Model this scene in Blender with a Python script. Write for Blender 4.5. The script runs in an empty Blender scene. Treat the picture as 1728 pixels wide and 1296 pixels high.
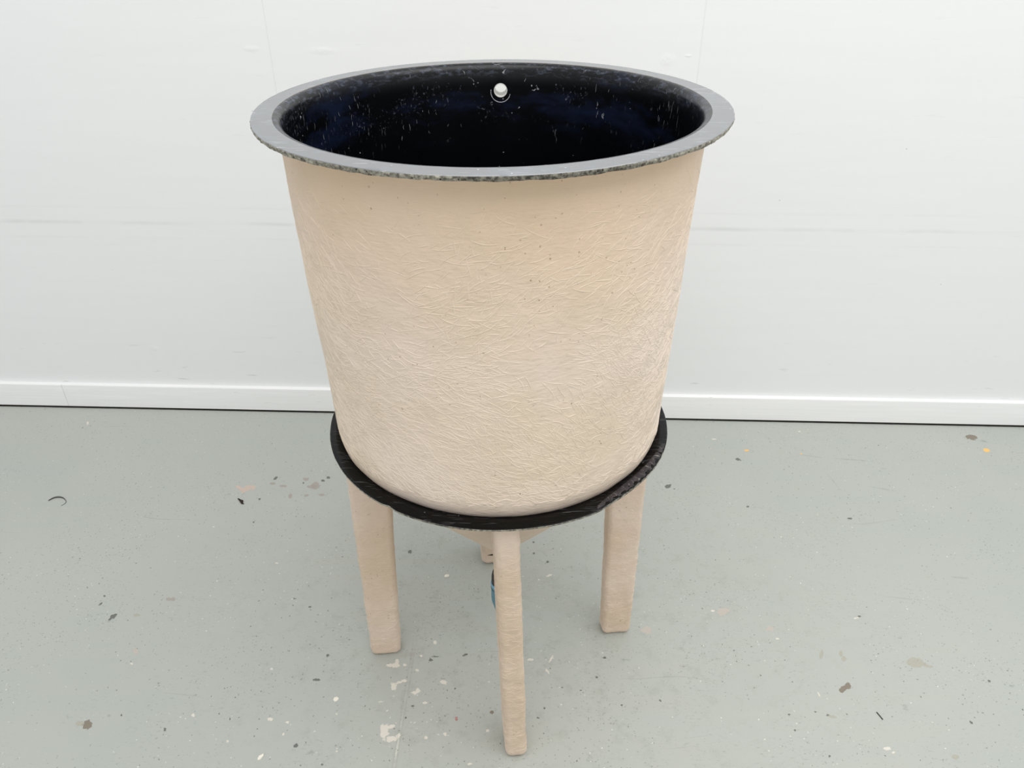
import bpy, bmesh, math, random
from mathutils import Vector, Matrix, noise
PI = math.pi
random.seed(7)
S = bpy.context.scene
COL = S.collection

# ------------------------------------------------------------------ measures (metres, tank axis at x=y=0, floor z=0)
RIM_Z, RIM_R = 1.2946, 0.380
RING_Z, RING_R = 0.6873, 0.3365
R_BOT, R_TOP = 0.3187, 0.3437
RAX, RAY, GAX, GAY = 0.0036, 0.0007, -0.0080, -0.0058
PHI = math.radians(6.0)

def tilt(v):
    t = min(max((v.z-RING_Z)/(RIM_Z-RING_Z), 0), 1)
    a = GAX+(RAX-GAX)*t; b = GAY+(RAY-GAY)*t
    k = 1.0 if v.z >= RING_Z-0.06 else max(0, (v.z-0.3)/(RING_Z-0.36))
    return Vector((v.x, v.y, v.z+(a*v.x+b*v.y)*k))

# ------------------------------------------------------------------ helpers
def link(name, bm, mats, parent=None, smooth=True, sharp=None):
    bmesh.ops.recalc_face_normals(bm, faces=bm.faces[:])
    me = bpy.data.meshes.new(name); bm.to_mesh(me); bm.free()
    if not isinstance(mats, (list, tuple)): mats = [mats]
    for m in mats: me.materials.append(m)
    if smooth:
        for p in me.polygons: p.use_smooth = True
        if sharp: me.set_sharp_from_angle(angle=math.radians(sharp))
    o = bpy.data.objects.new(name, me); COL.objects.link(o)
    if parent: o.parent = parent
    return o

def tag(o, label=None, cat=None, group=None, kind=None):
    if label: o['label'] = label
    if cat: o['category'] = cat
    if group: o['group'] = group
    if kind: o['kind'] = kind
    return o

def revolve(prof, n=192, closed=True, f=None, uvr=None, mats=None):
    """prof: list of (r,z). UV in metres (arc length around, length along the profile)."""
    bm = bmesh.new(); uvl = bm.loops.layers.uv.new('UVMap')
    L = [0]
    for i in range(1, len(prof)+(1 if closed else 0)):
        a, b = prof[i-1], prof[i % len(prof)]
        L.append(L[-1]+math.dist(a, b))
    rr = uvr or sum(p[0] for p in prof)/len(prof)
    rows = []
    for (r, z) in prof:
        row = []
        for k in range(n):
            a = 2*PI*k/n
            v = Vector((r*math.sin(a), -r*math.cos(a), z))
            if f: v = f(v, a)
            row.append(bm.verts.new(v))
        rows.append(row)
    m = len(prof)
    for i in range(m if closed else m-1):
        A, B = rows[i], rows[(i+1) % m]
        for k in range(n):
            k2 = (k+1) % n
            fc = bm.faces.new((A[k], A[k2], B[k2], B[k]))
            if mats: fc.material_index = mats[i]
            us = [2*PI*rr*k/n, 2*PI*rr*(k+1)/n]
            for lp, (u, w) in zip(fc.loops, ((us[0], L[i]), (us[1], L[i]), (us[1], L[i+1]), (us[0], L[i+1]))):
                lp[uvl].uv = (u, w)
    return bm

def arc(cx, cz, r, a0, a1, n):
    return [(cx+r*math.cos(math.radians(a0+(a1-a0)*i/n)), cz+r*math.sin(math.radians(a0+(a1-a0)*i/n))) for i in range(n+1)]

# ------------------------------------------------------------------ materials
def newmat(name):
    m = bpy.data.materials.new(name); m.use_nodes = True
    nt = m.node_tree; b = nt.nodes['Principled BSDF']
    return m, nt, b
class N:
    """small node-writing helper"""
    def __init__(s, nt): s.nt = nt
    def new(s, t, **kw):
        n = s.nt.nodes.new(t)
        for k, v in kw.items():
            setattr(n, k, v)
        return n
    def ln(s, a, b): s.nt.links.new(a, b)
    def put(s, sock, v):
        if hasattr(v, 'is_output') or isinstance(v, bpy.types.NodeSocket): s.ln(v, sock)
        else: sock.default_value = v
    def math(s, op, a, b=0.0, c=0.0, clamp=False):
        n = s.new('ShaderNodeMath', operation=op, use_clamp=clamp)
        s.put(n.inputs[0], a); s.put(n.inputs[1], b); s.put(n.inputs[2], c); return n.outputs[0]
    def vmath(s, op, a, b=(0, 0, 0)):
        n = s.new('ShaderNodeVectorMath', operation=op); s.put(n.inputs[0], a)
        if op == 'SCALE': s.put(n.inputs['Scale'], b)
        elif op != 'LENGTH': s.put(n.inputs[1], b)
        return n.outputs['Value'] if op == 'LENGTH' else n.outputs[0]
    def noise(s, vec, scale, detail=3, rough=.55, dim='3D', col=False):
        n = s.new('ShaderNodeTexNoise', noise_dimensions=dim); s.put(n.inputs['Vector'], vec)
        n.inputs['Scale'].default_value = scale; n.inputs['Detail'].default_value = detail; n.inputs['Roughness'].default_value = rough
        return n.outputs['Color'] if col else n.outputs['Fac']
    def rng(s, v, a, b, c=0.0, d=1.0, smooth=False):
        n = s.new('ShaderNodeMapRange', clamp=True)
        if smooth: n.interpolation_type = 'SMOOTHSTEP'
        s.put(n.inputs[0], v); n.inputs[1].default_value = a; n.inputs[2].default_value = b
        n.inputs[3].default_value = c; n.inputs[4].default_value = d; return n.outputs[0]
    def mix(s, f, a, b):
        n = s.new('ShaderNodeMix', data_type='RGBA'); s.put(n.inputs[0], f)
        s.put(n.inputs[6], a if isinstance(a, bpy.types.NodeSocket) else (*a, 1)); s.put(n.inputs[7], b if isinstance(b, bpy.types.NodeSocket) else (*b, 1))
        return n.outputs[2]
    def mapping(s, v, loc=(0, 0, 0), rot=(0, 0, 0), scale=(1, 1, 1), typ='POINT'):
        n = s.new('ShaderNodeMapping', vector_type=typ); s.put(n.inputs[0], v)
        n.inputs[1].default_value = loc; n.inputs[2].default_value = rot; n.inputs[3].default_value = scale; return n.outputs[0]
    def bump(s, h, dist, strength=1.0, normal=None):
        n = s.new('ShaderNodeBump'); s.put(n.inputs['Height'], h); n.inputs['Distance'].default_value = dist
        n.inputs['Strength'].default_value = strength
        if normal is not None: s.ln(normal, n.inputs['Normal'])
        return n.outputs[0]
    def speck(s, vec, scale, size, keep, seed=0.0, dim='3D'):
        """sparse round specks: 1 in a speck, else 0"""
        v = s.new('ShaderNodeTexVoronoi', voronoi_dimensions=dim); s.ln(s.mapping(vec, loc=(seed, seed*.7, seed*.3)), v.inputs['Vector']); v.inputs['Scale'].default_value = scale
        d = s.rng(v.outputs['Distance'], size*.7, size, 1, 0)
        sep = s.new('ShaderNodeSeparateColor'); s.ln(v.outputs['Color'], sep.inputs[0])
        k = s.math('LESS_THAN', sep.outputs[0], keep)
        return s.math('MULTIPLY', d, k)

def srgb(r, g, b):
    f = lambda c: (c/12.92 if c <= .04045 else ((c+.055)/1.055)**2.4)
    return (f(r/255), f(g/255), f(b/255))

def gelcoat_cream(name, dense=1.0, seed=0.0, body=False, light=0):
    m, nt, b = newmat(name); n = N(nt)
    uvn = n.new('ShaderNodeUVMap', uv_map='UVMap').outputs[0]
    obj = n.new('ShaderNodeTexCoord').outputs['Object']
    uv = n.vmath('ADD', uvn, (seed, seed, 0))
    if body:
        sz = n.new('ShaderNodeSeparateXYZ'); n.ln(obj, sz.inputs[0])
    # under-tissue: finer crossing strands
    fine = n.noise(n.mapping(uv, scale=(60, 190, 1)), 1.0, 3)
    fine2 = n.noise(n.mapping(uv, rot=(0, 0, 1.0), scale=(60, 190, 1)), 1.0, 3)
    lump = n.noise(obj, 22, 3)
    h = n.math('ADD', n.math('MULTIPLY', n.math('ADD', fine, fine2), .55*dense), n.math('MULTIPLY', lump, 2.6))
    nrm = n.bump(h, .0015 if body else .0019, .95)
    c1, c2 = srgb(231, 213, 198), srgb(226, 207, 185)
    if not body: c1, c2 = srgb(222, 202, 185), srgb(211, 189, 165)
    col = n.mix(n.rng(n.noise(obj, 4.0, 3), .38, .62), c1, c2)
    if body:
        col = n.mix(n.rng(sz.outputs[2], .95, 1.28, 0, .6, True), col, srgb(222, 193, 160))
    col = n.mix(n.math('MULTIPLY', n.rng(n.noise(obj, 11, 4), .5, .75), .3), col, srgb(208, 189, 160))
    if light: col = n.mix(light, col, srgb(242, 232, 216))
    pits = n.math('MAXIMUM', n.speck(obj, 75, .14, .16, 1.0), n.speck(obj, 150, .2, .10, 4.0))
    col = n.mix(n.math('MULTIPLY', pits, n.rng(n.noise(obj, 6, 2), .42, .6, .1, .6)), col, srgb(135, 105, 80))
    dk = n.speck(obj, 28, .035, .16, 9.0)
    col = n.mix(n.math('MULTIPLY', dk, .85), col, srgb(60, 45, 35))
    n.ln(col, b.inputs['Base Color']); n.ln(nrm, b.inputs['Normal'])
    b.inputs['Roughness'].default_value = .5; b.inputs['Specular IOR Level'].default_value = .35
    return m

M_BODY = gelcoat_cream('cream_fibreglass_wall', 1.0, 0.0, True)
M_LEG = gelcoat_cream('cream_fibreglass_leg', .9, 3.3)
M_STRAND = gelcoat_cream('resin_soaked_strand', 0, 0.0, True, .22)
M_STRAND_LEG = gelcoat_cream('resin_soaked_strand_leg', 0, 0.0, False, .12)

def strands(o, surf, count, rnd, usize, vsize, dens, ang, length, width, mat_i=1, height=.0006, mat=None):
    """lays chopped glass strands, raised and resin-soaked, into the surface of mesh object o.
    surf(u, v) -> (point, outward normal); u, v in metres"""
    me = o.data; verts = []; faces = []
    for i in range(count):
        u0, v0 = rnd.random()*usize, rnd.random()*vsize
        p, nn = surf(u0, v0)
        if rnd.random() > dens(p): continue
        L = rnd.uniform(*length); w = rnd.uniform(*width); h = height*rnd.uniform(.5, 1.3)
        a = ang(p, rnd); k = rnd.gauss(0, 14); ns = 7; base = len(verts)
        du, dv = math.cos(a), math.sin(a); u, v = u0-du*L/2, v0-dv*L/2; aa = a-k*L/2
        if v < .006 or v > vsize-.006 or v+dv*L < .006 or v+dv*L > vsize-.006: continue
        for j in range(ns):
            t = j/(ns-1); env = math.sin(PI*min(1, max(.0, t*.94+.03)))**.4
            cu, cv = -math.sin(aa), math.cos(aa)
            for (c, hh) in ((-.5, -.00015), (-.22, h*.8), (.22, h*.8), (.5, -.00015)):
                q, m2 = surf(u+cu*c*w*env, v+cv*c*w*env)
                verts.append(q+m2*(hh*env if hh > 0 else hh))
            if j:
                for c in range(3):
                    b0 = base+(j-1)*4+c; faces.append((b0, b0+1, b0+5, b0+4))
            u += math.cos(aa)*L/(ns-1); v += math.sin(aa)*L/(ns-1); aa += k*L/(ns-1)
    sm = bpy.data.meshes.new('strands'); sm.from_pydata([tuple(q) for q in verts], [], faces)
    bm = bmesh.new(); bm.from_mesh(me); nf = len(bm.faces); bm.from_mesh(sm); bm.faces.ensure_lookup_table()
    for f in bm.faces[nf:]: f.material_index = mat_i; f.smooth = True
    bm.to_mesh(me); bm.free(); bpy.data.meshes.remove(sm)
    if len(me.materials) <= mat_i: me.materials.append(mat or M_STRAND)

def gelcoat_black(name, col, rough, scuff, seed, ior=1.5, haze=0.0, bumpd=.0, inside=False, spec=.5):
    m, nt, b = newmat(name); n = N(nt)
    obj = n.new('ShaderNodeTexCoord').outputs['Object']
    p = n.mapping(obj, loc=(seed, seed, seed))
    sc = None
    if inside:
        w = n.vmath('ADD', p, n.vmath('SCALE', n.noise(p, 60, 2, col=True), .008))
        dirs = ((.3, 40, 520), (1.9, 50, 600))
    else:
        w = n.vmath('ADD', p, n.vmath('SCALE', n.noise(p, 12, 1, col=True), .010))
        dirs = ((.3, 14, 620), (1.5, 18, 700), (2.4, 12, 560), (.9, 22, 640))
    for i, (rz, s1, s2) in enumerate(dirs):
        t = n.noise(n.mapping(w, loc=(i*3.1, i, 0), rot=(0, 0, rz), scale=(s1, s2, s1)), 1.0, 1)
        t = n.rng(t, .725, .75)
        sc = t if sc is None else n.math('MAXIMUM', sc, t)
    sc = n.math('MULTIPLY', sc, n.rng(n.noise(p, 9, 2), .42, .56))
    chips = n.math('MULTIPLY', n.speck(w, 120, .20, .10, seed), n.rng(n.noise(p, 8, 2), .52, .62))
    base = col
    if inside:
        sx = n.new('ShaderNodeSeparateXYZ'); n.ln(obj, sx.inputs[0])
        upper = n.rng(sx.outputs[2], 1.13, 1.23, 0, 1, True)
        smear = n.math('MULTIPLY', n.rng(n.noise(n.mapping(w, scale=(5, 5, 16)), 1.0, 4, .65), .52, .76), upper)
        base = n.mix(n.math('MULTIPLY', smear, .8), base, srgb(28, 38, 66))
        crust = n.math('MULTIPLY', n.rng(n.noise(w, 170, 3, .7), .60, .68), n.math('MULTIPLY', n.rng(n.noise(p, 10, 2), .56, .66), n.rng(sx.outputs[2], 1.17, 1.27, 0, 1)))
        base = n.mix(n.math('MULTIPLY', crust, .6), base, srgb(150, 158, 176))
        lip = n.math('MULTIPLY', n.rng(sx.outputs[2], 1.268, 1.284, 0, 1), n.rng(n.noise(n.mapping(w, scale=(1, 1, 3)), 55, 4, .7), .50, .66))
        base = n.mix(n.math('MULTIPLY', lip, .22), base, srgb(150, 160, 185))
        sc = n.math('MULTIPLY', sc, upper); chips = n.math('MULTIPLY', chips, n.rng(sx.outputs[2], 1.0, 1.2, .15, 1))
    dust = n.rng(n.noise(n.mapping(w, scale=(1, 1, 2)), 12, 5, .65), .5, .8)
    base = n.mix(n.math('MULTIPLY', dust, haze), base, srgb(150, 158, 172))
    wear = n.math('MAXIMUM', sc, chips)
    base = n.mix(n.math('MULTIPLY', wear, scuff), base, srgb(215, 218, 222))
    n.ln(base, b.inputs['Base Color'])
    n.ln(n.math('ADD', rough, n.math('MULTIPLY', n.noise(p, 16, 3), .10)), b.inputs['Roughness'])
    b.inputs['IOR'].default_value = ior; b.inputs['Specular IOR Level'].default_value = spec
    if bumpd: n.ln(n.bump(n.noise(p, 26, 3), bumpd), b.inputs['Normal'])
    return m
M_LINING = gelcoat_black('black_gelcoat_lining', srgb(3, 4, 7), .24, .5, 2.0, haze=.0, inside=True, spec=.4)
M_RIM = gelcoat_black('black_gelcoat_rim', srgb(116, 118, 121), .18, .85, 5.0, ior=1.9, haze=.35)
M_RING = gelcoat_black('black_gelcoat_ring', srgb(5, 5, 6), .18, .2, 8.0, ior=1.45, haze=.0, bumpd=.0003, spec=.22)

def raw_edge(name):
    m, nt, b = newmat(name); n = N(nt)
    obj = n.new('ShaderNodeTexCoord').outputs['Object']
    a = n.noise(obj, 160, 5, .7); a2 = n.noise(obj, 9, 2)
    col = n.mix(n.rng(a, .36, .66), srgb(84, 80, 70), srgb(196, 192, 176))
    col = n.mix(n.rng(a2, .45, .62), col, n.mix(n.rng(a, .4, .6), srgb(60, 57, 50), srgb(140, 136, 122)))
    col = n.mix(n.speck(obj, 170, .3, .25, 2.0), col, srgb(45, 42, 36))
    n.ln(col, b.inputs['Base Color']); b.inputs['Roughness'].default_value = .85
    n.ln(n.bump(n.noise(obj, 260, 4, .7), .002), b.inputs['Normal'])
    return m
M_EDGE = raw_edge('raw_laminate_edge')

def plain(name, c, rough=.5, metal=0.0, bumpd=0, var=.1):
    m, nt, b = newmat(name); n = N(nt)
    obj = n.new('ShaderNodeTexCoord').outputs['Object']
    f = n.noise(obj, 40, 3)
    n.ln(n.mix(f, tuple(x*(1-var) for x in c), tuple(min(1, x*(1+var)) for x in c)), b.inputs['Base Color'])
    b.inputs['Roughness'].default_value = rough; b.inputs['Metallic'].default_value = metal
    if bumpd: n.ln(n.bump(n.noise(obj, 200, 3), bumpd), b.inputs['Normal'])
    return m
M_PIPE = plain('white_plastic_pipe', srgb(225, 224, 218), .4)
M_SCRATCH = plain('pale_grey_scratch', srgb(190, 192, 200), .5)
M_BLUE = plain('blue_plastic_valve', srgb(90, 138, 156), .45)
M_BLUECAP = plain('light_blue_cap', srgb(122, 168, 196), .4)
M_DARKRUB = plain('dark_rubber', srgb(52, 48, 42), .6)
M_DARK = plain('black_crack', srgb(15, 12, 10), .9)
def worn_mat():
    m, nt, b = newmat('worn_dark_resin'); n = N(nt)
    obj = n.new('ShaderNodeTexCoord').outputs['Object']
    sx = n.new('ShaderNodeSeparateXYZ'); n.ln(obj, sx.inputs[0])
    a = n.math('ARCTAN2', sx.outputs[0], n.math('MULTIPLY', sx.outputs[1], -1))
    t = n.math('ADD', n.math('MULTIPLY', a, 25), n.math('MULTIPLY', n.noise(obj, 45, 2), 1.6))
    line = n.rng(n.math('ABSOLUTE', n.math('SUBTRACT', n.math('FRACT', t), .5)), .015, .05, 1, 0)
    col = n.mix(n.rng(n.noise(obj, 120, 4), .35, .65), srgb(28, 25, 28), srgb(62, 56, 58))
    col = n.mix(n.math('MULTIPLY', line, n.rng(n.noise(obj, 60, 2), .42, .56, 0, .75)), col, srgb(165, 158, 152))
    n.ln(col, b.inputs['Base Color']); b.inputs['Roughness'].default_value = .55
    n.ln(n.bump(n.math('SUBTRACT', n.noise(obj, 150, 4), line), .0008), b.inputs['Normal'])
    return m
M_WORN = worn_mat()

def wall_mat():
    m, nt, b = newmat('white_painted_board'); n = N(nt)
    obj = n.new('ShaderNodeTexCoord').outputs['Object']
    sx = n.new('ShaderNodeSeparateXYZ'); n.ln(obj, sx.inputs[0]); x, z = sx.outputs[0], sx.outputs[2]
    brush = n.noise(n.mapping(obj, scale=(2.2, 1, 26)), 1.0, 4, .6)
    col = n.mix(n.rng(brush, .3, .7), srgb(237, 238, 238), srgb(239, 240, 240))
    big = n.noise(obj, 2.2, 2)
    col = n.mix(n.math('MULTIPLY', n.rng(big, .4, .65), .3), col, srgb(236, 239, 238))
    # board joints filled and painted over
    wob = n.math('MULTIPLY', n.math('SUBTRACT', n.noise(obj, 3.0, 2), .5), .012)
    dz = n.math('ABSOLUTE', n.math('ADD', n.math('SUBTRACT', z, .703), wob))
    fade = n.rng(n.noise(n.mapping(obj, scale=(5, 1, 1)), 1.0, 3), .40, .62, .15, .9)
    jh = n.math('MULTIPLY', n.rng(dz, .001, .009, 1, 0), fade)
    jh2 = n.math('MULTIPLY', n.rng(n.math('ABSOLUTE', n.math('SUBTRACT', dz, .05)), 0, .006, 1, 0), n.math('MULTIPLY', fade, .3))
    jv = None
    for xx in (-1.86, -.6695, .5175, 1.71):
        d = n.rng(n.math('ABSOLUTE', n.math('SUBTRACT', x, xx)), .0006, .0022, 1, 0)
        jv = d if jv is None else n.math('MAXIMUM', jv, d)
    jv = n.math('MULTIPLY', jv, n.rng(z, .62, .72, 0, .55))
    col = n.mix(n.math('MULTIPLY', n.math('MAXIMUM', jh, jh2), .2), col, srgb(150, 153, 150))
    col = n.mix(n.math('MULTIPLY', jv, .2), col, srgb(175, 178, 176))
    # scuffs near the skirting and tiny marks
    sm = n.noise(n.mapping(obj, scale=(9, 1, 60)), 1.0, 3)
    low = n.rng(z, .10, .32, 1, .12)
    col = n.mix(n.math('MULTIPLY', n.math('MULTIPLY', n.rng(sm, .66, .72), low), .35), col, srgb(150, 152, 150))
    col = n.mix(n.math('MULTIPLY', n.speck(n.mapping(obj, scale=(1, 1, 1.6)), 9, .022, .35, 3.0), .5), col, srgb(120, 122, 120))
    col = n.mix(n.rng(z, .010, .012, 1, 0), col, srgb(48, 45, 41))      # gap shade behind the skirting's lower edge, painted as a dark strip
    n.ln(col, b.inputs['Base Color']); b.inputs['Roughness'].default_value = .42
    # dents and knocks in the filler
    dent = None
    for (px, pz, w, h) in ((-1.243, .246, .022, .012), (-.52, 1.21, .05, .012), (.487, 1.20, .012, .005), (.43, 1.19, .03, .02), (-.72, 1.215, .03, .01)):
        v = n.mapping(obj, loc=(px, 0, pz), scale=(w, 1, h), typ='TEXTURE')
        d = n.rng(n.vmath('LENGTH', v), .2, 1.0, 1, 0, True)
        dent = d if dent is None else n.math('MAXIMUM', dent, d)
    hgt = n.math('ADD', n.math('MULTIPLY', brush, .25), n.math('ADD', n.math('MULTIPLY', dent, n.noise(obj, 120, 2)), n.math('MULTIPLY', jv, -.6)))
    n.ln(n.bump(hgt, .0012), b.inputs['Normal'])
    return m
M_WALL = wall_mat()

def board_mat():
    m, nt, b = newmat('white_skirting_paint'); n = N(nt)
    obj = n.new('ShaderNodeTexCoord').outputs['Object']
    g = n.noise(n.mapping(obj, scale=(3, 3, 90)), 1.0, 4)
    col = n.mix(n.rng(g, .3, .7), srgb(238, 238, 237), srgb(244, 244, 243))
    sm = n.noise(n.mapping(obj, scale=(12, 1, 190)), 1.0, 2)
    col = n.mix(n.math('MULTIPLY', n.rng(sm, .72, .76), .5), col, srgb(150, 150, 148))
    n.ln(col, b.inputs['Base Color']); b.inputs['Roughness'].default_value = .35
    n.ln(n.bump(g, .0004), b.inputs['Normal'])
    return m
M_BOARD = board_mat()

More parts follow.
